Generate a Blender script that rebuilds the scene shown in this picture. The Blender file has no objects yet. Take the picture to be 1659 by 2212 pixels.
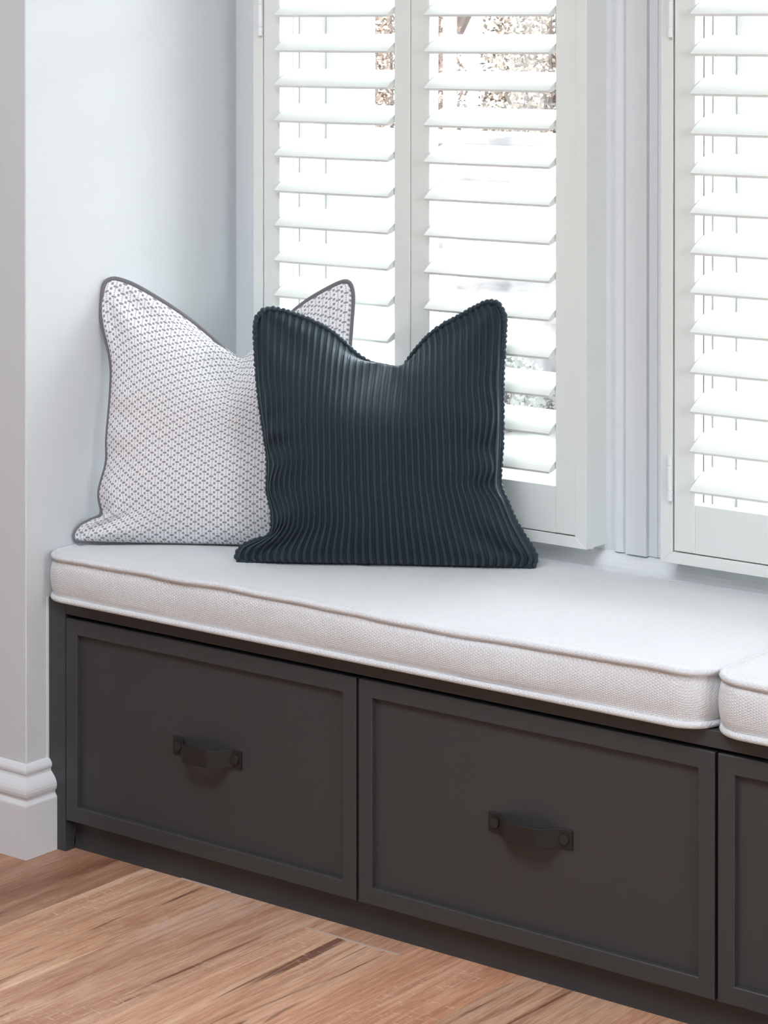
import bpy, bmesh, math, random
from mathutils import Vector, Matrix, noise
random.seed(7)
R = math.radians
scene = bpy.context.scene
C = scene.collection

# ------------------------------------------------------------------ camera
FPX, CYPX = 5298.89, 100.74            # focal length and principal row in pixels of 1659x2212
cam_d = bpy.data.cameras.new('camera')
cam_d.sensor_fit = 'AUTO'; cam_d.sensor_width = 36.0
cam_d.lens = FPX * 36.0 / 2212.0
cam_d.shift_y = (CYPX - 1106.0) / 2212.0
cam_d.clip_start = 0.05; cam_d.clip_end = 300
cam = bpy.data.objects.new('camera', cam_d); C.objects.link(cam)
cam.location = (2.99402, -2.94447, 1.4)
cam.rotation_euler = (R(90) - 0.00936, 0, 0.65737)
scene.camera = cam

# ------------------------------------------------------------------ world, exposure
scene.view_settings.view_transform = 'Standard'
scene.view_settings.look = 'None'
scene.view_settings.gamma = 1.0
scene.view_settings.use_curve_mapping = False
scene.view_settings.exposure = 0.1
world = bpy.data.worlds.new('overcast_sky'); scene.world = world
world.use_nodes = True
bgn = world.node_tree.nodes['Background']
bgn.inputs[0].default_value = (0.94, 0.975, 1.02, 1)
bgn.inputs[1].default_value = 12.0
# added fill light, unseen at ceiling height (its housing is built with the objects)
lamp_d = bpy.data.lights.new('added_fill_light_offscreen', 'AREA'); lamp_d.shape = 'RECTANGLE'
lamp_d.size, lamp_d.size_y, lamp_d.energy, lamp_d.color = 1.7, 1.2, 64.0, (.90, .965, 1.05)
lamp = bpy.data.objects.new('added_fill_light_offscreen', lamp_d); C.objects.link(lamp)
lamp.location = (1.1, -1.8, 2.652)

# ------------------------------------------------------------------ materials
def new_mat(name, base=(.8, .8, .8), rough=.5, spec=.5):
    m = bpy.data.materials.new(name); m.use_nodes = True
    b = m.node_tree.nodes['Principled BSDF']
    b.inputs['Base Color'].default_value = (*base, 1)
    b.inputs['Roughness'].default_value = rough
    b.inputs['Specular IOR Level'].default_value = spec
    return m, m.node_tree, b
def N(nt, kind, **kw):
    n = nt.nodes.new(kind)
    for k, v in kw.items():
        if isinstance(k, str) and hasattr(n, k): setattr(n, k, v)
    return n
def L(nt, a, b): nt.links.new(a, b)
def mathn(nt, op, a, b=None, c=None):
    n = nt.nodes.new('ShaderNodeMath'); n.operation = op
    for i, v in enumerate((a, b, c)):
        if v is None: continue
        if isinstance(v, (int, float)): n.inputs[i].default_value = v
        else: nt.links.new(v, n.inputs[i])
    return n.outputs[0]
def mixc(nt, fac, a, b):
    n = nt.nodes.new('ShaderNodeMix'); n.data_type = 'RGBA'
    for s, v in ((n.inputs[0], fac), (n.inputs[6], a), (n.inputs[7], b)):
        if isinstance(v, (int, float)): s.default_value = v
        elif isinstance(v, tuple): s.default_value = (*v[:3], 1)
        else: nt.links.new(v, s)
    return n.outputs[2]
def bump(nt, b, height, strength, dist):
    n = nt.nodes.new('ShaderNodeBump'); n.inputs['Strength'].default_value = strength
    n.inputs['Distance'].default_value = dist
    nt.links.new(height, n.inputs['Height']); nt.links.new(n.outputs[0], b.inputs['Normal'])
def coords(nt, which='Object', scale=(1, 1, 1)):
    t = nt.nodes.new('ShaderNodeTexCoord'); m = nt.nodes.new('ShaderNodeMapping')
    m.inputs['Scale'].default_value = scale
    nt.links.new(t.outputs[which], m.inputs[0]); return m.outputs[0]
def ntex(nt, vec, scale, detail=3, rough=.5, dist=0):
    n = nt.nodes.new('ShaderNodeTexNoise'); n.inputs['Scale'].default_value = scale
    n.inputs['Detail'].default_value = detail; n.inputs['Roughness'].default_value = rough
    n.inputs['Distortion'].default_value = dist
    nt.links.new(vec, n.inputs['Vector']); return n.outputs['Fac']
def ramp(nt, fac, stops):
    n = nt.nodes.new('ShaderNodeValToRGB'); e = n.color_ramp.elements
    while len(e) < len(stops): e.new(.5)
    for el, (p, c) in zip(e, stops):
        el.position = p; el.color = (*c, 1) if isinstance(c, tuple) else (c, c, c, 1)
    nt.links.new(fac, n.inputs[0]); return n.outputs[0]

def painted(name, col, rough, grain=300, strength=.03):
    m, nt, b = new_mat(name, col, rough)
    bump(nt, b, ntex(nt, coords(nt), grain, 2), strength, .002)
    return m
M = {}
M['wall'] = painted('wall_paint', (.665, .695, .705), .75, 160, .05)
M['ceiling'] = painted('ceiling_paint', (.85, .85, .84), .8)
M['trim'] = painted('trim_gloss_paint', (.75, .775, .795), .38, 60, .03)
M['skirting'] = painted('skirting_paint', (.76, .775, .79), .42, 60, .04)
M['shutter'] = painted('shutter_paint', (.775, .80, .765), .40, 60, .02)
M['hinge'] = painted('hinge_enamel', (.80, .81, .82), .3)
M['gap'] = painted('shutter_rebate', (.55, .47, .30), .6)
M['sash'] = painted('sash_paint', (.85, .85, .84), .4)

def cabinet_mat():
    m, nt, b = new_mat('charcoal_cabinet_paint', (.048, .0485, .051), .42, .4)
    bump(nt, b, ntex(nt, coords(nt, scale=(1, 1, 1)), 220, 2), .04, .002)
    return m
M['cabinet'] = cabinet_mat()
M['subfloor'] = painted('subfloor_board', (.25, .19, .14), .8)
def leather():
    m, nt, b = new_mat('black_leather', (.0185, .0165, .015), .48, .4)
    v = nt.nodes.new('ShaderNodeTexVoronoi'); v.inputs['Scale'].default_value = 900
    L(nt, coords(nt), v.inputs['Vector']); bump(nt, b, v.outputs['Distance'], .15, .0006)
    return m
M['leather'] = leather()
M['rivet'] = painted('rivet_metal', (.022, .021, .019), .4)

def seat_fabric():
    m, nt, b = new_mat('seat_basketweave', (.64, .65, .655), .9, .15)
    co = coords(nt)
    sp = nt.nodes.new('ShaderNodeSeparateXYZ'); L(nt, co, sp.inputs[0])
    jit = ntex(nt, co, 260, 2)
    PX, PZ = .0042, .0038
    xs = mathn(nt, 'DIVIDE', mathn(nt, 'ADD', sp.outputs[0], mathn(nt, 'MULTIPLY', jit, .0016)), PX)
    zs = mathn(nt, 'DIVIDE', mathn(nt, 'SUBTRACT', sp.outputs[2], sp.outputs[1]), PZ)
    par = mathn(nt, 'MULTIPLY', mathn(nt, 'FLOORED_MODULO', mathn(nt, 'FLOOR', xs), 2.0), .5)
    zs = mathn(nt, 'ADD', mathn(nt, 'ADD', zs, par), mathn(nt, 'MULTIPLY', jit, .5))
    hx = mathn(nt, 'ABSOLUTE', mathn(nt, 'SINE', mathn(nt, 'MULTIPLY', xs, math.pi)))
    hz = mathn(nt, 'ABSOLUTE', mathn(nt, 'SINE', mathn(nt, 'MULTIPLY', zs, math.pi)))
    h = mathn(nt, 'POWER', mathn(nt, 'MULTIPLY', hx, hz), .5)
    n = ntex(nt, co, 25, 3)
    L(nt, mixc(nt, n, (.765, .78, .795), (.735, .748, .762)), b.inputs['Base Color'])
    bump(nt, b, h, .60, .0014)
    b.inputs['Sheen Weight'].default_value = .15
    return m
M['seat'] = seat_fabric()
def grey_pattern():
    m, nt, b = new_mat('grey_lattice_weave', (.75, .74, .75), .9, .1)
    uv = nt.nodes.new('ShaderNodeUVMap'); uv.uv_map = 'UVMap'
    sx = nt.nodes.new('ShaderNodeSeparateXYZ'); L(nt, uv.outputs[0], sx.inputs[0])
    PU, PV = .0268, .0176
    u = mathn(nt, 'DIVIDE', sx.outputs[0], PU); v = mathn(nt, 'DIVIDE', sx.outputs[1], PV)
    def cell(x, off, per):           # distance to the nearest lattice point
        a = mathn(nt, 'ADD', x, 1000 * per - off + per / 2)
        a = mathn(nt, 'MODULO', a, per); a = mathn(nt, 'SUBTRACT', a, per / 2)
        return mathn(nt, 'ABSOLUTE', a)
    def boxm(du, dv, ru, rv, soft=.02):
        a = mathn(nt, 'MAXIMUM', mathn(nt, 'DIVIDE', du, ru), mathn(nt, 'DIVIDE', dv, rv))
        n = nt.nodes.new('ShaderNodeMapRange'); n.interpolation_type = 'SMOOTHSTEP'
        n.inputs['From Min'].default_value = .75; n.inputs['From Max'].default_value = 1.25
        n.inputs['To Min'].default_value = 1; n.inputs['To Max'].default_value = 0
        L(nt, a, n.inputs['Value']); return n.outputs[0]
    blob1 = boxm(cell(u, 0, 1), cell(v, .5, 1), .135, .095)
    blob2 = boxm(cell(u, .5, 1), cell(v, 0, 1), .135, .095)
    dots = boxm(cell(u, .25, .5), cell(v, .25, .5), .072, .12)
    dash = mathn(nt, 'MULTIPLY', boxm(cell(u, 0, .5), cell(v, 0, 100), .027, 200),
                 boxm(cell(u, 0, 100), cell(v, .1, .2), 200, .062))
    s = mathn(nt, 'MAXIMUM', mathn(nt, 'MAXIMUM', blob1, blob2), mathn(nt, 'MAXIMUM', dots, dash))
    wob = ntex(nt, uv.outputs[0], 700, 2)
    s2 = mathn(nt, 'MULTIPLY', s, mathn(nt, 'ADD', .55, mathn(nt, 'MULTIPLY', wob, .6)))
    L(nt, mixc(nt, s2, (.83, .825, .84), (.20, .195, .21)), b.inputs['Base Color'])
    # thread relief
    tu = mathn(nt, 'ABSOLUTE', mathn(nt, 'SINE', mathn(nt, 'MULTIPLY', u, 2 * math.pi * 4)))
    tv = mathn(nt, 'ABSOLUTE', mathn(nt, 'SINE', mathn(nt, 'MULTIPLY', v, 2 * math.pi * 2.5)))
    hh = mathn(nt, 'SUBTRACT', mathn(nt, 'MULTIPLY', tu, tv), mathn(nt, 'MULTIPLY', s, .6))
    bump(nt, b, hh, .35, .0008)
    b.inputs['Sheen Weight'].default_value = .1
    return m
M['grey_pattern'] = grey_pattern()
def cloth(name, col, sheen, sheen_tint, nscale, strength, dist, rough=.85):
    m, nt, b = new_mat(name, col, rough, .2)
    b.inputs['Sheen Weight'].default_value = sheen
    b.inputs['Sheen Roughness'].default_value = .28
    b.inputs['Sheen Tint'].default_value = (*sheen_tint, 1)
    b.inputs['Specular IOR Level'].default_value = 1.0 if rough < .6 else .2
    b.inputs['Specular Tint'].default_value = (*sheen_tint, 1)
    n = ntex(nt, coords(nt), nscale, 4, .7)
    b.inputs['Base Color'].default_value = (*(x * 1.35 for x in col), 1)
    bump(nt, b, n, strength, dist)
    return m
M['grey_piping'] = cloth('grey_piping_cloth', (.135, .13, .14), .15, (.8, .8, .85), 600, .4, .001)
M['corduroy'] = cloth('navy_corduroy', (.0085, .0112, .0150), .12, (.55, .78, .95), 700, .8, .0020, .43)

def wood():
    m, nt, b = new_mat('oak_plank', (.4, .25, .17), .5, .35)
    oi = nt.nodes.new('ShaderNodeObjectInfo')
    tc = nt.nodes.new('ShaderNodeTexCoord')
    off = nt.nodes.new('ShaderNodeVectorMath'); off.operation = 'SCALE'
    off.inputs[0].default_value = (37.0, 53.0, 11.0); L(nt, oi.outputs['Random'], off.inputs['Scale'])
    add = nt.nodes.new('ShaderNodeVectorMath'); L(nt, tc.outputs['Object'], add.inputs[0]); L(nt, off.outputs[0], add.inputs[1])
    def mp(s):
        k = nt.nodes.new('ShaderNodeMapping'); k.inputs['Scale'].default_value = s
        L(nt, add.outputs[0], k.inputs[0]); return k.outputs[0]
    broad = ntex(nt, mp((13, 1.3, 1)), 1.0, 4, .62, 1.0)
    grain = ntex(nt, mp((130, 5.5, 1)), 1.0, 6, .7, .5)
    fine = ntex(nt, mp((620, 26, 1)), 1.0, 3, .65)
    streak = ntex(nt, mp((26, 1.5, 1)), 1.0, 4, .55, 1.6)
    saw = ntex(nt, mp((70, 190, 1)), 1.0, 2, .5, .6)
    patch = ntex(nt, mp((6, 3.0, 1)), 1.0, 2)
    c = ramp(nt, broad, [(.30, (.36, .17, .095)), (.44, (.53, .30, .185)), (.58, (.66, .43, .29)), (.74, (.70, .53, .41))])
    c = mixc(nt, mathn(nt, 'MULTIPLY', ramp(nt, grain, [(.40, 1.0), (.56, 0.0)]), .50), c, (.30, .145, .085))
    c = mixc(nt, mathn(nt, 'MULTIPLY', ramp(nt, fine, [(.50, 0.0), (.70, 1.0)]), .45), c, (.80, .62, .50))
    c = mixc(nt, mathn(nt, 'MULTIPLY', ramp(nt, streak, [(.60, 0.0), (.68, 1.0)]), .85), c, (.13, .058, .036))
    sw = mathn(nt, 'MULTIPLY', ramp(nt, saw, [(.60, 0.0), (.70, 1.0)]), ramp(nt, patch, [(.55, 0.0), (.65, 1.0)]))
    c = mixc(nt, mathn(nt, 'MULTIPLY', sw, .45), c, (.84, .70, .60))
    kn = nt.nodes.new('ShaderNodeTexVoronoi'); kn.inputs['Scale'].default_value = 1.0   # knots
    kd = nt.nodes.new('ShaderNodeVectorMath'); L(nt, mp((4.6, 1.9, 0)), kd.inputs[0])
    kw = nt.nodes.new('ShaderNodeTexNoise'); kw.inputs['Scale'].default_value = 30; L(nt, mp((1, .5, 1)), kw.inputs['Vector'])
    ks = nt.nodes.new('ShaderNodeVectorMath'); ks.operation = 'SCALE'; ks.inputs['Scale'].default_value = .07
    L(nt, kw.outputs['Color'], ks.inputs[0]); L(nt, ks.outputs[0], kd.inputs[1]); L(nt, kd.outputs[0], kn.inputs['Vector'])
    knot = ramp(nt, kn.outputs['Distance'], [(.022, 1.0), (.060, 0.0)])
    halo = ramp(nt, kn.outputs['Distance'], [(.04, 1.0), (.20, 0.0)])
    c = mixc(nt, mathn(nt, 'MULTIPLY', halo, .35), c, (.34, .16, .09))
    c = mixc(nt, mathn(nt, 'MULTIPLY', knot, .9), c, (.085, .04, .03))
    mul = nt.nodes.new('ShaderNodeMix'); mul.data_type = 'RGBA'; mul.blend_type = 'MULTIPLY'
    mul.inputs[0].default_value = 1; L(nt, c, mul.inputs[6]); L(nt, oi.outputs['Color'], mul.inputs[7])
    L(nt, mul.outputs[2], b.inputs['Base Color'])
    h = mathn(nt, 'ADD', mathn(nt, 'MULTIPLY', grain, .5), fine)
    bump(nt, b, h, .25, .0012)
    return m
M['wood'] = wood()
M['filler'] = painted('pale_joint_filler', (.55, .42, .35), .8)
M['ground'] = painted('grey_paving', (.16, .16, .16), .9)
def stone():
    m, nt, b = new_mat('mottled_stone', (.14, .13, .12), .9)
    n1 = ntex(nt, coords(nt, scale=(1, 1, 2.6)), 3.5, 5, .65, .6); n2 = ntex(nt, coords(nt, scale=(1, 1, 5)), 1.3, 2)
    c = ramp(nt, n1, [(.30, (.05, .048, .052)), (.5, (.10, .094, .09)), (.68, (.17, .155, .14))])
    L(nt, mixc(nt, ramp(nt, n2, [(.42, 0.0), (.60, 1.0)]), c, (.26, .25, .245)), b.inputs['Base Color'])
    return m
M['garden_wall'] = stone()
M['bark'] = painted('bark', (.085, .060, .050), .9)
M['leaf_pink'] = painted('russet_leaf', (.145, .100, .078), .8)
M['leaf_tan'] = painted('tan_leaf', (.140, .108, .082), .8)
M['leaf_green'] = painted('grey_green_leaf', (.085, .09, .075), .8)
def glass():
    m = bpy.data.materials.new('window_glass'); m.use_nodes = True; nt = m.node_tree
    nt.nodes.clear()
    o = nt.nodes.new('ShaderNodeOutputMaterial'); t = nt.nodes.new('ShaderNodeBsdfTransparent')
    g = nt.nodes.new('ShaderNodeBsdfGlossy'); g.inputs['Roughness'].default_value = .02
    mx = nt.nodes.new('ShaderNodeMixShader'); mx.inputs[0].default_value = .06
    t.inputs[0].default_value = (.97, .98, .98, 1)
    L(nt, t.outputs[0], mx.inputs[1]); L(nt, g.outputs[0], mx.inputs[2]); L(nt, mx.outputs[0], o.inputs[0])
    return m
M['glass'] = glass()

# ------------------------------------------------------------------ object helpers
WLOC = {}
def wl(o): return WLOC.get(o.name, Vector((0, 0, 0))) if o else Vector((0, 0, 0))
def thing(name, loc, label=None, cat=None, group=None, kind=None):
    o = bpy.data.objects.new(name, None); C.objects.link(o)
    o.empty_display_size = .05
    o.location = loc; WLOC[o.name] = Vector(loc)
    tag(o, label, cat, group, kind); return o
def tag(o, label=None, cat=None, group=None, kind=None):
    for k, v in (('label', label), ('category', cat), ('group', group), ('kind', kind)):
        if v: o[k] = v
    return o
def obj(name, bm, mat, parent=None, origin=None, smooth=False, calc=True):
    """link bm (world coordinates) as one mesh object"""
    if isinstance(bm, bmesh.types.BMesh):
        if calc: bmesh.ops.recalc_face_normals(bm, faces=bm.faces)
        og = Vector(origin) if origin is not None else None
        if og is None:
            if len(bm.verts):
                lo = Vector((min(v.co.x for v in bm.verts), min(v.co.y for v in bm.verts), min(v.co.z for v in bm.verts)))
                hi = Vector((max(v.co.x for v in bm.verts), max(v.co.y for v in bm.verts), max(v.co.z for v in bm.verts)))
                og = (lo + hi) / 2
        bmesh.ops.translate(bm, verts=bm.verts, vec=-og)
        me = bpy.data.meshes.new(name); bm.to_mesh(me); bm.free()
        if smooth:
            for p in me.polygons: p.use_smooth = True
        me.materials.append(mat if not isinstance(mat, str) else M[mat])
    else:
        me = bm; og = Vector(origin)
    o = bpy.data.objects.new(name, me); C.objects.link(o)
    o.parent = parent; o.location = og - wl(parent); WLOC[o.name] = og
    return o
def add_box(bm, x0, x1, y0, y1, z0, z1, bev=0, seg=1):
    t = bmesh.new()
    m = Matrix.Translation(((x0 + x1) / 2, (y0 + y1) / 2, (z0 + z1) / 2)) @ Matrix.Diagonal((x1 - x0, y1 - y0, z1 - z0, 1))
    bmesh.ops.create_cube(t, size=1, matrix=m)
    if bev: bmesh.ops.bevel(t, geom=t.edges[:], offset=bev, segments=seg, profile=.5, affect='EDGES')
    me = bpy.data.meshes.new('tmp'); t.to_mesh(me); t.free(); bm.from_mesh(me); bpy.data.meshes.remove(me)
def box(name, x0, x1, y0, y1, z0, z1, mat, parent=None, bev=0, seg=1):
    bm = bmesh.new(); add_box(bm, x0, x1, y0, y1, z0, z1, bev, seg)
    return obj(name, bm, mat, parent)
def extrude_profile(bm, prof, fn0, fn1):
    """closed profile (list of pairs) swept from fn0 to fn1 (functions pair->point)"""
    a = [bm.verts.new(fn0(*p)) for p in prof]; b = [bm.verts.new(fn1(*p)) for p in prof]
    n = len(prof)
    for i in range(n): bm.faces.new((a[i], a[(i + 1) % n], b[(i + 1) % n], b[i]))
    bm.faces.new(a); bm.faces.new(b[::-1])
def tube(bm, pts, rad, seg=8, closed=False):
    """tube along pts; rad number or list"""
    n = len(pts); pts = [Vector(p) for p in pts]; rings = []
    up = None
    for i in range(n):
        if closed: t = pts[(i + 1) % n] - pts[i - 1]
        else: t = pts[min(i + 1, n - 1)] - pts[max(i - 1, 0)]
        t.normalize()
        if up is None:
            up = Vector((0, 0, 1)) if abs(t.z) < .9 else Vector((1, 0, 0))
        s = t.cross(up); s.normalize(); up = s.cross(t); up.normalize()
        r = rad[i] if isinstance(rad, (list, tuple)) else rad
        rings.append([bm.verts.new(pts[i] + (s * math.cos(2 * math.pi * k / seg) + up * math.sin(2 * math.pi * k / seg)) * r) for k in range(seg)])
    m = n if closed else n - 1
    for i in range(m):
        A, B = rings[i], rings[(i + 1) % n]
        for k in range(seg): bm.faces.new((A[k], A[(k + 1) % seg], B[(k + 1) % seg], B[k]))
    if not closed: bm.faces.new(rings[0][::-1]); bm.faces.new(rings[-1])
def cyl(bm, c, axis, r, h, seg=20, bev=0):
    q = Vector(axis).to_track_quat('Z', 'Y').to_matrix().to_4x4()
    t = bmesh.new()
    bmesh.ops.create_cone(t, cap_ends=True, segments=seg, radius1=r, radius2=r, depth=h, matrix=Matrix.Translation(c) @ q)
    if bev:
        es = [e for e in t.edges if len(e.link_faces) == 2 and any(len(f.verts) > 4 for f in e.link_faces)]
        bmesh.ops.bevel(t, geom=es, offset=bev, segments=2, profile=.5, affect='EDGES')
    me = bpy.data.meshes.new('tmp'); t.to_mesh(me); t.free(); bm.from_mesh(me); bpy.data.meshes.remove(me)

# ------------------------------------------------------------------ dimensions
YS, YF, YW = .4156, .4714, .5014       # shutter face, back of shutter frame, window wall
YC = -.0516                             # face of the wall left of the recess
HC = 2.70
WIN = [(.12, .80), (.985, 1.655)]; WZ0, WZ1 = .565, 2.32

# ------------------------------------------------------------------ the setting
# floor: slab + planks
slab = box('floor', -3.0, 5.0, -6.0, .70, -.12, -.020, 'subfloor'); slab['kind'] = 'structure'
PW = .1882; X0P = .2033 - PW * 17
plank_mesh = {}
def plank(x, y0, y1, tint):
    key = round(y1 - y0, 3)
    if key not in plank_mesh:
        bm = bmesh.new(); add_box(bm, -PW / 2 + .0003, PW / 2 - .0003, -key / 2 + .0003, key / 2 - .0003, -.020, 0, .0011)
        me = bpy.data.meshes.new('plank'); bm.to_mesh(me); bm.free(); me.materials.append(M['wood']); plank_mesh[key] = me
    o = bpy.data.objects.new('plank', plank_mesh[key]); C.objects.link(o)
    o.parent = slab; o.location = Vector((x, (y0 + y1) / 2, 0)) - wl(slab); o.color = (*tint, 1)
special = {16: (.70, .60, .56), 17: (1.16, 1.12, 1.06), 18: (1.02, .97, .97), 19: (1.12, 1.04, .99), 20: (1.12, .96, .88), 21: (1.0, .95, .92), 22: (1.1, 1.02, .96), 15: (.8, .7, .66)}
i = 0
xx = X0P
while xx < 4.95:
    xc = xx + PW / 2
    top = .040
    ends = [top]
    first = {19: -.022, 16: -1.5, 17: -1.25, 18: -1.35, 20: -1.1, 21: -.9, 22: -1.4}.get(i, -random.uniform(.3, 1.9))
    y = first
    while y > -6: ends.append(y); y -= 1.9
    ends.append(-6.0)
    for j in range(len(ends) - 1):
        t = special.get(i) if (j == 0 or (i == 19 and j == 1)) and i in special else None
        if i == 19 and j == 0: t = (1.02, .95, .92)
        if t is None:
            k = random.uniform(.75, 1.05); t = (k, k * random.uniform(.92, 1), k * random.uniform(.88, .98))
        plank(xc, ends[j + 1], ends[j], t)
    xx += PW; i += 1
f = box('joint_filler', X0P + 19 * PW + .004 - PW * 0, X0P + 20 * PW - .002, -.0245, -.0195, -.002, .0006, 'filler', slab)
f2 = box('joint_filler', .285, .392, .0195, .0232, -.002, .0016, 'filler', slab)

tag(box('ceiling', -3.0, 5.0, -6.0, .70, HC, HC + .1, 'ceiling'), kind='structure')
def struct(name, bm, mat): return tag(obj(name, bm, mat), kind='structure')
bm = bmesh.new(); add_box(bm, -3.0, 0, YC, .70, 0, HC, .0015); struct('wall_left', bm, 'wall')
bm = bmesh.new(); add_box(bm, 2.70, 5.0, YC, .70, 0, HC, .0015); struct('wall_right', bm, 'wall')
bm = bmesh.new()
add_box(bm, 0, 2.70, YW, .70, 0, WZ0); add_box(bm, 0, 2.70, YW, .70, WZ1, HC)
for a, b_ in ((0, WIN[0][0]), (WIN[0][1], WIN[1][0]), (WIN[1][1], 2.70)):
    add_box(bm, a, b_, YW, .70, WZ0, WZ1)
struct('wall_window', bm, 'wall')
# the rest of the room, with its tall glazed openings
bm = bmesh.new()
add_box(bm, -3.0, 5.0, -6.12, -6.0, 0, HC)
struct('wall_back', bm, 'wall')
bm = bmesh.new()
add_box(bm, 5.0, 5.12, -6.0, -2.3, 0, HC); add_box(bm, 5.0, 5.12, -1.0, .70, 0, HC)
add_box(bm, 5.0, 5.12, -2.3, -1.0, 2.2, HC); add_box(bm, 5.0, 5.12, -2.3, -1.0, 0, 1.0)
struct('wall_room_right', bm, 'wall')
tag(box('wall_room_left', -3.12, -3.0, -6.0, .70, 0, HC, 'wall'), kind='structure')

# moulded baseboard wrapping the wall end, mitred at the corner
prof = [(0, 0), (.0211, 0), (.0211, .0885), (.0205, .0905), (.0165, .0965), (.0165, .0985), (.0175, .1005), (.0198, .104), (.0206, .109),
        (.0200, .1145), (.0178, .1195), (.0140, .1245), (.0100, .1285), (.0070, .1315), (.0062, .1345), (.0070, .137), (.0088, .139),
        (.0092, .142), (.0084, .1455), (.0050, .150), (.0012, .153), (0, .1535)]
bm = bmesh.new()
ra = []
for d, z in prof:
    ra.append([bm.verts.new((-3.0, YC - d, z)), bm.verts.new((d, YC - d, z)), bm.verts.new((d, .0015, z))])
for k in range(len(prof)):
    a, b_ = ra[k], ra[(k + 1) % len(prof)]
    for s in (0, 1): bm.faces.new((a[s], a[s + 1], b_[s + 1], b_[s]))
bm.faces.new([r[0] for r in ra]); bm.faces.new([r[2] for r in ra][::-1])
o = tag(obj('baseboard_left', bm, 'skirting'), kind='structure')
# paint caulk between the wall and the bench side
tag(box('trim_1', -.0002, .0022, -.0035, .0005, .153, .426, 'wall'), kind='structure')

# architraves (profile X,Y swept along Z) and the window board
def architrave(name, prof, z0, z1):
    bm = bmesh.new(); extrude_profile(bm, prof, lambda x, y: (x, y, z0), lambda x, y: (x, y, z1))
    return tag(obj(name, bm, 'trim'), kind='structure')
def moulded(x0, x1):
    """architrave pair on a pier: flat, bead, raised flat, step"""
    f = lambda t: x0 + (x1 - x0) * t
    p = [(f(0), YW + .004), (f(0), .4745), (f(.18), .4745), (f(.205), .4775), (f(.225), .4745)]
    for k in range(9):
        a = math.pi * k / 8
        p.append((f(.285 - .06 * math.cos(a)), .4745 - .0075 * math.sin(a)))
    p += [(f(.355), .4750), (f(.368), .4640), (f(.57), .4640), (f(.573), .4715), (f(.63), .4715), (f(.633), .4690), (f(.66), .4690), (f(.663), .4712), (f(1), .4712), (f(1), YW + .004)]
    return p
architrave('trim_2', moulded(.790, .985), .534, HC)
architrave('trim_3', [(-.001, YW + .004), (-.001, .486), (.030, .486), (.033, .481), (.050, .481), (.053, .476), (.125, .476), (.125, YW + .004)], .534, HC)
architrave('trim_4', moulded(1.655, 1.85), .534, HC)
bp = [(YW + .004, .40), (.4535, .40), (.4535, .505)]
for k in range(7):
    a = R(90) * k / 6
    bp.append((.4535 + .030 * (1 - math.cos(a)), .505 + .030 * math.sin(a)))
bp.append((YW + .004, .535))
bm = bmesh.new(); extrude_profile(bm, bp, lambda y, z: (-.001, y, z), lambda y, z: (2.70, y, z))
tag(obj('trim_5', bm, 'trim'), kind='structure')

# sash windows behind the shutters
def sash_window(n, x0, x1):
    w = thing('window_%d' % n, ((x0 + x1) / 2, .60, WZ0), kind='structure')
    def bx(nm, a, b_, y0, y1, z0, z1, mat='sash', bev=.003): return box(nm, a, b_, y0, y1, z0, z1, mat, w, bev)
    for s in (0, 1):
        def mx(a, b_): return (x0 + a, x0 + b_) if s == 0 else (x1 - b_, x1 - a)
        bx('jamb_lining', *mx(0, .012), .50, .70, WZ0, WZ1)
        bx('staff_bead', *mx(.010, .026), .508, .523, WZ0, WZ1, bev=.005)
        bx('sash_stile', *mx(.012, .10), .585, .625, WZ0 + .01, WZ1)
        bx('parting_bead', *mx(.010, .022), .625, .64, WZ0, WZ1)
    bx('sash_rail', x0 + .098, x1 - .098, .585, .625, WZ0 + .01, WZ0 + .085)
    bx('sash_rail', x0 + .098, x1 - .098, .585, .625, WZ1 - .07, WZ1)
    bx('meeting_rail', x0 + .098, x1 - .098, .588, .622, 1.50, 1.545)
    bx('glazing_bar', x0 + .276, x0 + .290, .590, .620, WZ0 + .08, WZ1 - .06, bev=.004)
    bx('glass_pane', x0 + .095, x1 - .095, .603, .607, WZ0 + .08, WZ1 - .06, mat='glass', bev=0)
    bx('sill_lining', x0, x1, .50, .72, WZ0 - .012, WZ0 + .012)
sash_window(1, *WIN[0]); sash_window(2, *WIN[1])

# ------------------------------------------------------------------ shutters
def louver_mesh(length):
    ch, th, tilt = .068, .0085, R(25)
    pr = []
    for k in range(13):
        t = -1 + 2 * k / 12; pr.append((t * ch / 2, th / 2 * (1 - t * t) + .0021))
    for k in range(13):
        t = 1 - 2 * k / 12; pr.append((t * ch / 2, -th / 2 * (1 - t * t) - .0021))
    ct, st = math.cos(tilt), math.sin(tilt)
    pr = [(a * ct - b_ * st, a * st + b_ * ct) for a, b_ in pr]
    bm = bmesh.new()
    extrude_profile(bm, pr, lambda y, z: (-length / 2, y, z), lambda y, z: (length / 2, y, z))
    bmesh.ops.recalc_face_normals(bm, faces=bm.faces)
    me = bpy.data.meshes.new('louver'); bm.to_mesh(me); bm.free(); me.materials.append(M['shutter'])
    for p in me.polygons: p.use_smooth = False
    return me
PZ0, PZ1 = .5625, 2.265
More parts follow.
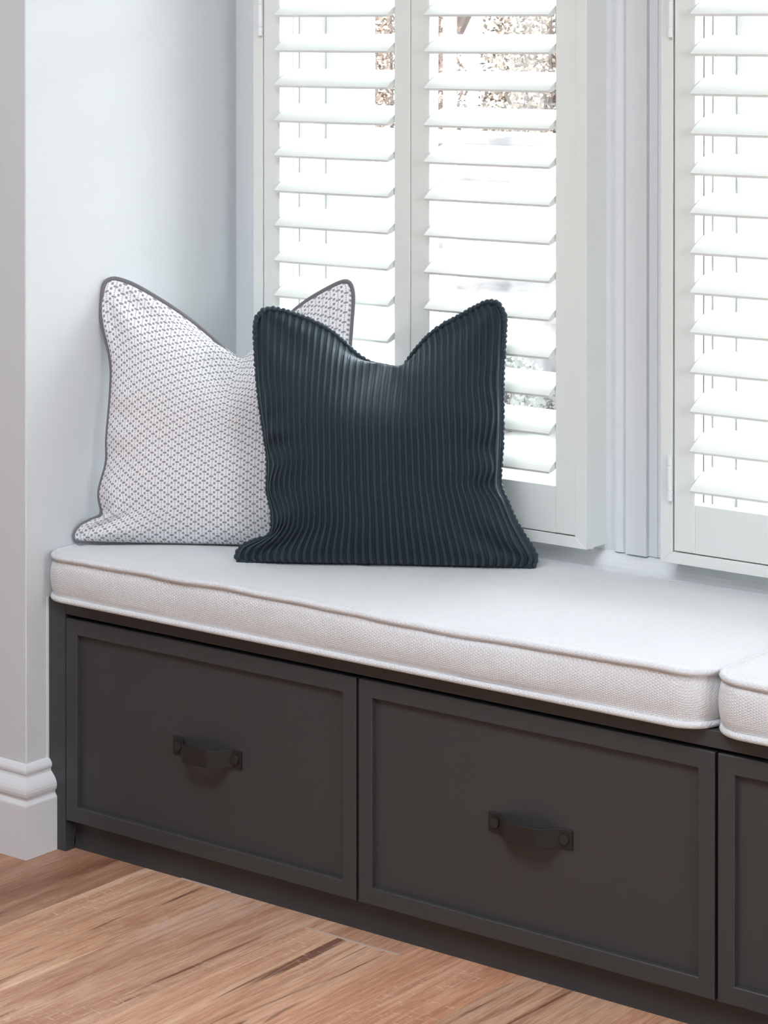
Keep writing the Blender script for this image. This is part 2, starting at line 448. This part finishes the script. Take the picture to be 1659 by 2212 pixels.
def panel(x0, x1, st_l, st_r, label):
    t = thing('louvered_shutter', ((x0 + x1) / 2, YS + .0135, PZ0), label, 'shutter', 'plantation shutter panels')
    y0, y1 = YS + .0005, YS + .0275
    box('stile', x0, x0 + st_l, y0, y1, PZ0, PZ1, 'shutter', t, .0018, 2)
    box('stile', x1 - st_r, x1, y0, y1, PZ0, PZ1, 'shutter', t, .0018, 2)
    box('bottom_rail', x0 + st_l, x1 - st_r, y0 + .0006, y1 - .0006, PZ0, .6395, 'shutter', t, .0008)
    box('top_rail', x0 + st_l, x1 - st_r, y0 + .0006, y1 - .0006, 2.19, PZ1, 'shutter', t, .0008)
    a, b_ = x0 + st_l + .0015, x1 - st_r - .0015
    me = louver_mesh(b_ - a)
    for k in range(25):
        obj('louver', me, None, t, origin=((a + b_) / 2, (y0 + y1) / 2, .6614 + .0625 * k + .0165))
    return t
panel(.1262, .4564, .0378, .0343, 'off-white louvered shutter panel hinged beside the pale side wall')
panel(.4578, .7951, .0400, .0392, 'off-white louvered shutter panel behind the navy pillow, next to the moulded window post')
panel(.9818, 1.3160, .0380, .0345, 'off-white louvered shutter panel hinged on the far side of the moulded window post')
panel(1.3174, 1.6480, .0345, .0380, 'off-white louvered shutter panel above the second seat cushion end')

def mitre_frame(name, x0, x1, hinge_side_x):
    t = thing(name, ((x0 + x1) / 2, YF, .5424), kind='structure')
    fw = .0222; z0, z1 = .5424, 2.290
    def member(pts):           # pts: outer a, outer b, inner b, inner a (x,z)
        bm = bmesh.new()
        fr = [bm.verts.new((x, YS, z)) for x, z in pts]; bk = [bm.verts.new((x, YF + .004, z)) for x, z in pts]
        for k in range(4): bm.faces.new((fr[k], fr[(k + 1) % 4], bk[(k + 1) % 4], bk[k]))
        bm.faces.new(fr[::-1]); bm.faces.new(bk)
        bmesh.ops.recalc_face_normals(bm, faces=bm.faces)
        bmesh.ops.bevel(bm, geom=bm.edges[:], offset=.0006, segments=1, affect='EDGES')
        obj('frame_member', bm, 'shutter', t)
    i0, i1, j0, j1 = x0 + fw, x1 - fw, z0 + .0182, z1 - fw
    member([(x0, z0), (x1, z0), (i1, j0), (i0, j0)])
    member([(x1, z0), (x1, z1), (i1, j1), (i1, j0)])
    member([(x1, z1), (x0, z1), (i0, j1), (i1, j1)])
    member([(x0, z1), (x0, z0), (i0, j0), (i0, j1)])
    # rebate lip that the panels close against
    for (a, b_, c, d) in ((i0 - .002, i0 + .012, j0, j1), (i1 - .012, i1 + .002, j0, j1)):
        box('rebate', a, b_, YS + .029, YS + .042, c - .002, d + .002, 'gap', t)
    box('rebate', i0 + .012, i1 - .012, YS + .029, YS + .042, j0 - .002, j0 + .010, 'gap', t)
    for hz in (.6415, 1.3775, 2.05):
        bm = bmesh.new(); x = hinge_side_x; y = YS - .0035
        zz = hz
        for h in (.0165, .0405, .0155):
            cyl(bm, (x, y, zz + h / 2), (0, 0, 1), .0046, h - .0011, 16, .0007); zz += h
        h_ = obj('hinge', bm, 'hinge', t, smooth=False)
        bm = bmesh.new(); cyl(bm, (x, y, hz + .036), (0, 0, 1), .0036, .070, 12)
        obj('hinge_pin', bm, 'hinge', h_)
    return t
mitre_frame('trim_6', .1020, .8168, .1210)
mitre_frame('trim_7', .9570, 1.6720, .9765)

# ------------------------------------------------------------------ bench cabinet
BT = .4265
bench = thing('storage_bench', (1.32, .2, 0), 'long charcoal built-in bench with wide strap-handled drawers under the seat cushions', 'bench')
XE = 2.70
bm = bmesh.new()
add_box(bm, .0005, .0405, .0, .022, 0, BT, .0008)
obj('side_stile', bm, 'cabinet', bench)
box('top_rail', .0405, XE, .0, .022, .4025, BT, 'cabinet', bench, .0008)
box('carcass', .0005, XE, .023, YW - .05, .056, BT - .0015, 'cabinet', bench)
box('plinth', .0405, XE, .0237, .042, 0, .056, 'cabinet', bench)
def drawer(x0, w, out):
    z0, z1, pin = .0538, .3966, .0262
    x1 = x0 + w
    bm = bmesh.new()
    F, B_ = -.0006, .0205
    P = .0085            # recess of the centre panel
    # shaker frame ring with a slightly eased inner edge
    def ringv(xa, xb, za, zb, y): return [bm.verts.new(p) for p in ((xa, y, za), (xb, y, za), (xb, y, zb), (xa, y, zb))]
    e = .0013
    rs = [ringv(x0, x1, z0, z1, B_), ringv(x0, x1, z0, z1, F + e), ringv(x0 + e, x1 - e, z0 + e, z1 - e, F),
          ringv(x0 + pin - e, x1 - pin + e, z0 + pin - e, z1 - pin + e, F), ringv(x0 + pin, x1 - pin, z0 + pin, z1 - pin, F + e),
          ringv(x0 + pin, x1 - pin, z0 + pin, z1 - pin, B_)]
    for a, b_ in zip(rs, rs[1:]):
        for k in range(4): bm.faces.new((a[k], a[(k + 1) % 4], b_[(k + 1) % 4], b_[k]))
    a, b_ = rs[-1], rs[0]
    for k in range(4): bm.faces.new((a[k], a[(k + 1) % 4], b_[(k + 1) % 4], b_[k]))
    d = obj('drawer', bm, 'cabinet', bench, origin=((x0 + x1) / 2, 0, (z0 + z1) / 2))
    box('panel', x0 + pin - .003, x1 - pin + .003, P, P + .009, z0 + pin - .003, z1 - pin + .003, 'cabinet', d)
    # leather strap pull
    xc, zc = (x0 + x1) / 2 + .001, .2240
    half, hh, th = .0735, .0142, .0028
    bm = bmesh.new(); fr = []; NN = 48
    cl = []
    for k in range(NN + 1):
        s = -1 + 2 * k / NN; a = abs(s)
        t = min(1, max(0, (.77 - a) / .46)); t = t * t * (3 - 2 * t)
        cl.append((xc + s * half, P - .0004 - out * t))
    prev = None
    for k, (x, y) in enumerate(cl):
        xa, ya = cl[max(k - 1, 0)]; xb, yb = cl[min(k + 1, NN)]
        tx, ty = xb - xa, yb - ya; l = math.hypot(tx, ty); nx, ny = ty / l, -tx / l
        r = .0006
        ring = [bm.verts.new((x + nx * d_, y + ny * d_, zc + z_)) for d_, z_ in ((0, -hh), (0, hh), (th - r, hh), (th, hh - r), (th, -hh + r), (th - r, -hh))]
        if prev:
            for m in range(6): bm.faces.new((prev[m], prev[(m + 1) % 6], ring[(m + 1) % 6], ring[m]))
        else: bm.faces.new(ring)
        prev = ring
    bm.faces.new(prev[::-1])
    bmesh.ops.recalc_face_normals(bm, faces=bm.faces)
    hd = obj('strap_handle', bm, 'leather', d)
    for s in (-1, 1):
        bm = bmesh.new(); cyl(bm, (xc + s * (half - .0125), P - .0035 - .0014, zc), (0, 1, 0), .0078, .004, 28, .0012)
        obj('rivet', bm, 'rivet', d, smooth=False)
    return d
for k in range(4): drawer(.0422 + k * (.62433 + .00525), .62433, (.030, .024, .027, .026)[k])

# ------------------------------------------------------------------ seat cushions
def seat_cushion(x0, x1, label, seed, front=-.0255, back=.4535, rl=.055, rr=.055):
    t = thing('seat_cushion', ((x0 + x1) / 2, (front + back) / 2, BT), label, 'cushion', 'bench seat cushions')
    zb, zt = BT + .0005, .5068
    def loop(d, n_str=90, n_c=12, n_side=30):
        """rounded-rectangle outline inset by d, constant point count"""
        a0, a1, b0, b1 = x0 + d, x1 - d, front + d, back - d
        rL, rR = max(rl - d, .004), max(rr - d, .004)
        rb = max(.02 - d, .004)
        pts = []
        def arc(cx_, cy_, r, s, e, n):
            for k in range(n): a = R(s + (e - s) * k / n); pts.append((cx_ + r * math.cos(a), cy_ + r * math.sin(a)))
        def seg(p, q, n):
            for k in range(n): pts.append((p[0] + (q[0] - p[0]) * k / n, p[1] + (q[1] - p[1]) * k / n))
        arc(a0 + rL, b0 + rL, rL, 180, 270, n_c); seg((a0 + rL, b0), (a1 - rR, b0), n_str)
        arc(a1 - rR, b0 + rR, rR, 270, 360, n_c); seg((a1, b0 + rR), (a1, b1 - rb), n_side)
        arc(a1 - rb, b1 - rb, rb, 0, 90, n_c); seg((a1 - rb, b1), (a0 + rb, b1), n_str)
        arc(a0 + rb, b1 - rb, rb, 90, 180, n_c); seg((a0, b1 - rb), (a0, b0 + rL), n_side)
        return pts
    def wz(x, y, hi):
        g = min(1, max(0, 1 - (y - front) / .25))
        w = .0055 * noise.noise((x * 3.1 + seed, hi * 3.7, 0)) + .0022 * noise.noise((x * 9 + seed, 5 + hi, 0))
        return w * g * (1.3 if hi else .9)
    def wy(x, z):
        return .0035 * noise.noise((x * 4 + seed, z * 14, 3)) + .0012 * noise.noise((x * 16, z * 30, seed))
    rows = []   # (inset, z, hi)
    rows += [(.12, zb, 0), (.03, zb, 0), (.012, zb + .0005, 0), (.005, zb + .003, 0), (.0035, zb + .0085, 0), (.0045, zb + .0105, 0)]   # bottom seam
    H = zt - zb
    for k in range(1, 10):
        s = k / 10; rows.append((.0025 - .0045 * math.sin(math.pi * s), zb + .0105 + (H - .021) * s, s))
    rows += [(.0045, zt - .0105, 1), (.0035, zt - .009, 1), (.0035, zt - .003, 1), (.009, zt + .0005, 1), (.0135, zt - .0012, 1), (.022, zt + .001, 1)]
    for k in range(1, 14):
        s = k / 13; rows.append((.022 + .205 * s, zt + .001 + .0035 * (1 - (1 - s) ** 2.2), 1))
    bm = bmesh.new(); rings = []
    for d, z, hi in rows:
        rg = []
        for (x, y) in loop(d):
            inner = max(0, 1 - d / .15)
            zz = z + (wz(x, y, hi) * inner if hi > 0 else 0) * min(1, hi * 1.2)
            g = min(1, max(0, 1 - (y - front) / .06))
            if d > .03: zz += .0018 * noise.noise((x * 5, y * 6, seed))
            rg.append(bm.verts.new((x, y + wy(x, z) * g * (0 if hi == 0 else 1), zz)))
        rings.append(rg)
    n = len(rings[0])
    for a, b_ in zip(rings, rings[1:]):
        for k in range(n): bm.faces.new((a[k], a[(k + 1) % n], b_[(k + 1) % n], b_[k]))
    # close top and bottom with a strip between the two long sides
    bm.faces.new(rings[0][::-1])
    top = rings[-1]; bm.faces.new(top)
    obj('cover', bm, 'seat', t, smooth=True)
    for nm, z, hi in (('top_piping', zt - .0035, 1), ('bottom_piping', zb + .0050, 0)):
        bm = bmesh.new(); pts = []
        for (x, y) in loop(.0035):
            g = min(1, max(0, 1 - (y - front) / .06))
            pts.append((x, y + wy(x, zt if hi else zb) * g * hi, z + (wz(x, y, 1) * .85 if hi else 0)))
        tube(bm, pts, .0050, 8, closed=True)
        obj(nm, bm, 'seat', t, smooth=True)
    return t
seat_cushion(.0012, 1.2945, 'long pale grey woven seat cushion that carries both pillows', 1.7)
seat_cushion(1.2965, 2.69, 'pale grey woven seat cushion butted against the end of the first', 8.3)

# ------------------------------------------------------------------ throw pillows
def resample(pts, n, iters=0):
    # centripetal-ish Catmull-Rom densify then equal arc length
    P = [Vector((p[0], p[1])) for p in pts]; dense = []
    for i in range(len(P) - 1):
        p0 = P[i - 1] if i else 2 * P[0] - P[1]; p1, p2 = P[i], P[i + 1]
        p3 = P[i + 2] if i + 2 < len(P) else 2 * P[-1] - P[-2]
        for k in range(12):
            t = k / 12
            dense.append(.5 * (2 * p1 + (p2 - p0) * t + (2 * p0 - 5 * p1 + 4 * p2 - p3) * t * t + (3 * p1 - p0 - 3 * p2 + p3) * t ** 3))
    dense.append(P[-1])
    cum = [0]
    for a, b_ in zip(dense, dense[1:]): cum.append(cum[-1] + (b_ - a).length)
    out = []; j = 0
    for k in range(n + 1):
        s = cum[-1] * k / n
        while j < len(cum) - 2 and cum[j + 1] < s: j += 1
        f = (s - cum[j]) / max(1e-9, cum[j + 1] - cum[j]); out.append(dense[j].lerp(dense[j + 1], min(1, max(0, f))))
    return out
def sstep(a, b_, x):
    t = min(1, max(0, (x - a) / (b_ - a))); return t * t * (3 - 2 * t)
def pillow(name, B0, B1, lean, top, left, right, bot, NU, NV, T, label, mat, pipe_mat, pipe_r, chop, ribs=0, bump_edge=False, seed=0, seat_z=.5105):
    d = (Vector((*B1, 0)) - Vector((*B0, 0))).normalized(); nrm = Vector((d.y, -d.x, 0)); Lr = R(lean)
    up = Vector((0, 0, 1)) * math.cos(Lr) - nrm * math.sin(Lr); nn = d.cross(up)      # nn points to the room
    O = Vector((*B0, .5105))
    t = thing(name, O + d * .24, label, 'pillow')
    Tp, Bt = resample(top, NU), resample(bot, NU)
    Lf = resample(left[::-1], NV); Rt = resample(right[::-1], NV)
    c00, c10, c01, c11 = Bt[0], Bt[-1], Tp[0], Tp[-1]
    su, sv, lobe = chop
    def mid(i, j):
        s, v = i / NU, j / NV
        q = (c00 * (1 - s) + c10 * s) * (1 - v) + (c01 * (1 - s) + c11 * s) * v
        dB = Bt[i] - (c00 * (1 - s) + c10 * s); dT = Tp[i] - (c01 * (1 - s) + c11 * s)
        dL = Lf[j] - (c00 * (1 - v) + c01 * v); dR = Rt[j] - (c10 * (1 - v) + c11 * v)
        p = q + dB * (1 - v) ** 2 + dT * v ** 2.4 + dL * (1 - s) ** 4.2 + dR * s ** 4.2
        g = math.exp(-((s - su) / .17) ** 2)           # at the dent the seam folds down behind the front
        return p + Vector((0, g * (.010 * sstep(.70, .90, v) * (1 - sstep(.90, 1, v)) - .022 * sstep(.90, 1.0, v))))
    def depth(s, v):
        """half thickness"""
        u, w = 2 * s - 1, 2 * v - 1
        A = max(0, 1 - abs(u) ** 2.6) ** .45
        B = max(0, 1 - w ** 2.2) ** .72 if w > 0 else max(0, 1 - (-w) ** 3) ** .45
        h = T * A * B
        # the chop: a dent pressed into the top edge
        dd = math.exp(-((s - su) / .10) ** 2) * sstep(.68, .98, v)
        return h * (1 - .55 * dd)
    def backshift(s, v):
        return sv * (math.exp(-((s - su) / .22) ** 2) + lobe * math.sin(math.pi * s) ** .7) * sstep(.58, 1.0, v)
    def wr(s, v):
        """creases that fan out of the corners and the dent, and puckers along the sides"""
        r = 0
        for cs, cv, ph in ((0, 0, .3), (1, 0, 1.1), (0, 1, 2.2), (1, 1, .7)):
            dx, dy = s - cs, v - cv; q = math.hypot(dx, dy); an = math.atan2(dy, dx)
            r += .0052 * math.sin(an * 7 + ph + 2.5 * noise.noise((cs * 7 + seed, cv * 5, q * 3))) * math.exp(-((q - .16) / .12) ** 2)
        dx, dy = s - su, v - .93; q = math.hypot(dx, dy); an = math.atan2(dy, dx)
        r += .0045 * math.sin(an * 6 + 1.0 + seed) * math.exp(-((q - .15) / .10) ** 2)
        for side in (0, 1):
            q = abs(s - side)
            r += .0030 * math.sin(v * 34 + side * 1.3 + 4 * noise.noise((v * 4, side * 9 + seed, 1))) * math.exp(-((q - .07) / .06) ** 2) * sstep(.1, .2, v) * (1 - sstep(.55, .7, v))
        r += .0030 * noise.noise((s * 4 + seed, v * 3.5, 2.0)) + .0012 * noise.noise((s * 11, v * 9 + seed, 4.0))
        return r
    bm = bmesh.new(); uvl = bm.loops.layers.uv.new('UVMap')
    grid = {}
    def place(p2, off):
        P = O + d * p2.x + up * p2.y + nn * off
        P.x = max(P.x, .0035)
        if P.z < seat_z: P.z = seat_z
        return P
    for side in (1, -1):
        for j in range(NV + 1):
            for i in range(NU + 1):
                edge = i in (0, NU) or j in (0, NV)
                if edge and side == -1: grid[side, i, j] = grid[1, i, j]; continue
                s, v = i / NU, j / NV
                p2 = mid(i, j).copy()
                inn = min(s, 1 - s, v, 1 - v)
                k = sstep(0, .05, inn)
                h = depth(s, v)
                if ribs:
                    # sideways waviness of the ribs near the sides
                    eg = math.exp(-(min(s, 1 - s) / .13) ** 2)
                    p2.x += eg * k * .0042 * math.sin(v * 31 + (0 if s < .5 else 2.0) + 3 * noise.noise((v * 5, 0 if s < .5 else 7, seed))) * sstep(.05, .2, v) * (1 - sstep(.62, .8, v))
                off = h + k * wr(s, v)
                if ribs:
                    q = (s * ribs) % 1.0
                    if q < .66: rb = math.sin(math.pi * q / .66) ** .42
                    else: rb = .40 * math.sin(math.pi * (q - .66) / .34) ** .8
                    off += (rb - .75) * .0078 * sstep(0, .012, inn)
                    if rb < .35: pass
                off = max(off, .0008) if not edge else 0
                grid[side, i, j] = bm.verts.new(place(p2, side * off - backshift(s, v)))
    W, Hh = .48, .48
    for side in (1, -1):
        for j in range(NV):
            for i in range(NU):
                q = [(i, j), (i + 1, j), (i + 1, j + 1), (i, j + 1)]
                if side == -1: q = q[::-1]
                f = bm.faces.new([grid[side, a, b_] for a, b_ in q]); f.smooth = True
                for lp, (a, b_) in zip(f.loops, q): lp[uvl].uv = (a / NU * W, b_ / NV * Hh)
    obj('cover', bm, mat, t, smooth=True, calc=False)
    # piping along the seam
    per = [(i, 0) for i in range(NU)] + [(NU, j) for j in range(NV)] + [(i, NV) for i in range(NU, 0, -1)] + [(0, j) for j in range(NV, 0, -1)]
    pts = []
    for i, j in per:
        s, v = i / NU, j / NV
        pts.append(place(mid(i, j), -backshift(s, v)))
    # even spacing
    cum = [0]; P2 = pts + [pts[0]]
    for a, b_ in zip(P2, P2[1:]): cum.append(cum[-1] + (b_ - a).length)
    n = int(cum[-1] / (.0022 if bump_edge else .006)); ev = []; j = 0
    for k in range(n):
        s = cum[-1] * k / n
        while cum[j + 1] < s: j += 1
        ev.append(P2[j].lerp(P2[j + 1], (s - cum[j]) / max(1e-9, cum[j + 1] - cum[j])))
    for _ in range(2):
        ev = [(ev[k - 1] + ev[k] * 2 + ev[(k + 1) % n]) / 4 for k in range(n)]
    if bump_edge:
        rad = [pipe_r * (.62 + .55 * abs(math.sin(math.pi * (k * .0022 / .0088 + .5 * noise.noise((k * .05, seed, 0))))) ** .7) * (1 + .3 * noise.noise((k * .21, 3, seed))) for k in range(n)]
    else: rad = pipe_r
    ev = [Vector((max(p.x, .0035), p.y, max(p.z, .5105 + pipe_r * .6))) for p in ev]
    bm = bmesh.new(); tube(bm, ev, rad, 8, closed=True)
    obj('piping', bm, pipe_mat, t, smooth=True)
    return t
pillow('throw_pillow', (.010, .058), (.3077, .240), 9,
       top=[(.031, .444), (.045, .452), (.063, .449), (.095, .436), (.178, .389), (.236, .353), (.273, .325), (.308, .360), (.372, .408), (.419, .436), (.453, .452), (.465, .45)],
       left=[(.031, .444), (.027, .421), (.033, .373), (.05, .31), (.052, .254), (.048, .175), (.049, .136), (.037, .084), (.044, .048), (.027, .039), (.005, .027), (-.005, .011), (-.002, .001)],
       right=[(.465, .45), (.47, .426), (.467, .363), (.461, .261), (.453, .143), (.451, .066), (.463, .027), (.474, .001)],
       bot=[(-.002, .001), (.109, .001), (.349, .001), (.474, .001)],
       NU=110, NV=110, T=.062, label='square white and grey lattice-patterned pillow with dark grey piping, leaning on the side wall',
       mat='grey_pattern', pipe_mat='grey_piping', pipe_r=.0042, chop=(.53, .045, .3), seed=3.0)
pillow('throw_pillow', (.3307, .1084), (.7422, .3695), 6,
       top=[(.026, .401), (.043, .416), (.082, .409), (.14, .385), (.187, .353), (.233, .337), (.260, .335), (.284, .358), (.318, .384), (.371, .411), (.409, .43), (.431, .43)],
       left=[(.026, .401), (.025, .376), (.029, .315), (.035, .262), (.044, .208), (.05, .163), (.05, .118), (.058, .08), (.055, .046), (.032, .036), (.009, .026), (-.001, .011), (.003, .001)],
       right=[(.429, .431), (.44, .405), (.438, .351), (.436, .298), (.436, .207), (.433, .139), (.445, .106), (.46, .072), (.479, .043), (.493, .017), (.487, .001)],
       bot=[(.003, .001), (.068, .001), (.183, .001), (.244, .001), (.374, .001), (.434, .001), (.487, .001)],
       NU=480, NV=140, T=.061, label='square navy wide-rib corduroy pillow with a dented top edge, standing on the seat cushion',
       mat='corduroy', pipe_mat='corduroy', pipe_r=.0047, chop=(.52, .050, 1.0), ribs=40, bump_edge=True, seed=11.0)

# ------------------------------------------------------------------ made-up housing around the added fill light
LX, LY = lamp.location.x, lamp.location.y
cl = thing('fill_light_housing', (LX, LY, 2.70), 'flat white rectangular housing of an added fill light, unseen above the room', 'light')
bm = bmesh.new()
for a in ((-.87, .87, -.63, -.60), (-.87, .87, .60, .63), (-.87, -.85, -.60, .60), (.85, .87, -.60, .60)):
    add_box(bm, LX + a[0], LX + a[1], LY + a[2], LY + a[3], 2.64, 2.70, .002)
obj('housing', bm, 'trim', cl)
box('diffuser', LX - .85, LX + .85, LY - .60, LY + .60, 2.66, 2.668, 'ceiling', cl)

# ------------------------------------------------------------------ outside
tag(box('ground', -30, 20, .75, 60, -.6, -.5, 'ground'), kind='structure')
def leaves(bm, centre, rad, n, size):
    for _ in range(n):
        while True:
            p = Vector((random.uniform(-1, 1), random.uniform(-1, 1), random.uniform(-1, 1)))
            if .2 < p.length < 1: break
        p = Vector((p.x * rad[0], p.y * rad[1], p.z * rad[2])) + Vector(centre)
        a = Vector((random.gauss(0, 1), random.gauss(0, 1), random.gauss(0, 1))).normalized()
        b_ = a.orthogonal().normalized(); s = size * random.uniform(.6, 1.3)
        bm.faces.new([bm.verts.new(p + a * s), bm.verts.new(p + b_ * s * .5), bm.verts.new(p - a * s), bm.verts.new(p - b_ * s * .5)])
def branch(bm, tips, p, dr, ln, r, lev):
    q = p.copy(); pts = [q.copy()]; dd = dr.copy()
    for k in range(5):
        dd = (dd + Vector((random.gauss(0, .16), random.gauss(0, .16), random.gauss(.03, .1)))).normalized()
        q = q + dd * ln / 5; pts.append(q.copy())
    tube(bm, pts, [r * (1 - .5 * k / 5) for k in range(6)], 6)
    if lev == 0: tips.append(q); return
    for k in range(3 if lev > 1 else 4):
        m = pts[2 + (k % 4)]
        nd = (dd + Vector((random.gauss(0, .7), random.gauss(0, .7), random.gauss(.15, .4)))).normalized()
        branch(bm, tips, m, nd, ln * .68, r * .5, lev - 1)
def tree(x, y, h, label, mat, n):
    t = thing('garden_tree', (x, y, -.5), label, 'tree', 'garden trees outside')
    bm = bmesh.new(); tips = []
    branch(bm, tips, Vector((x, y, -.52)), Vector((random.gauss(0, .1), 0, 1)), h, .09, 3)
    obj('trunk', bm, 'bark', t)
    bm = bmesh.new()
    for p in tips: leaves(bm, p, (.45, .45, .35), n * 3, .024)
    obj('foliage', bm, mat, t, calc=False)['kind'] = 'stuff'
def shrub(x, y, z, r, h, mat, label):
    t = thing('garden_shrub', (x, y, z), label, 'shrub', 'garden shrubs outside')
    bm = bmesh.new(); 
    for k in range(7):
        a = random.uniform(0, 6.28); q = Vector((x + math.cos(a) * r * .6, y + math.sin(a) * r * .6, z + h * random.uniform(.6, .95)))
        tube(bm, [Vector((x, y, z - .02)), Vector((x, y, z)).lerp(q, .5) + Vector((0, 0, .1 * h)), q], [.018, .012, .006], 5)
    obj('stems', bm, 'bark', t)
    bm = bmesh.new(); leaves(bm, (x, y, z + h * .52), (r, r, h * .5), int(9000 * r * h + 600), .020)
    obj('leaf_mass', bm, mat, t, calc=False)['kind'] = 'stuff'
gw = thing('garden_wall', (-5.5, 7.0, -.5), 'low pale stone garden wall seen through the shutters', 'wall')
box('wall_body', -12, -2.6, 6.9, 7.12, -.52, .80, 'garden_wall', gw)
box('coping', -12.03, -2.57, 6.86, 7.16, .80, .86, 'garden_wall', gw, .01)
tree(-6.3, 11.4, 2.1, 'bare russet forked tree standing behind the garden shrubs', 'leaf_pink', 26)
tree(-12.4, 17.0, 2.6, 'tan leafed tree standing farther back in the garden', 'leaf_tan', 30)
shrub(-5.42, 8.05, -.5, .42, 2.5, 'leaf_pink', 'tall russet shrub behind the garden wall, seen past the sash stile')
shrub(-4.55, 8.35, -.5, .42, 2.6, 'leaf_tan', 'tall tan shrub behind the garden wall')
shrub(-3.62, 8.75, -.5, .42, 2.3, 'leaf_pink', 'russet shrub growing near the end of the garden wall')
shrub(-3.52, 6.45, -.5, .22, .34, 'leaf_green', 'low grey-green plant at the foot of the garden wall')
shrub(-2.95, 6.50, -.5, .20, .28, 'leaf_tan', 'small tan plant at the foot of the garden wall')
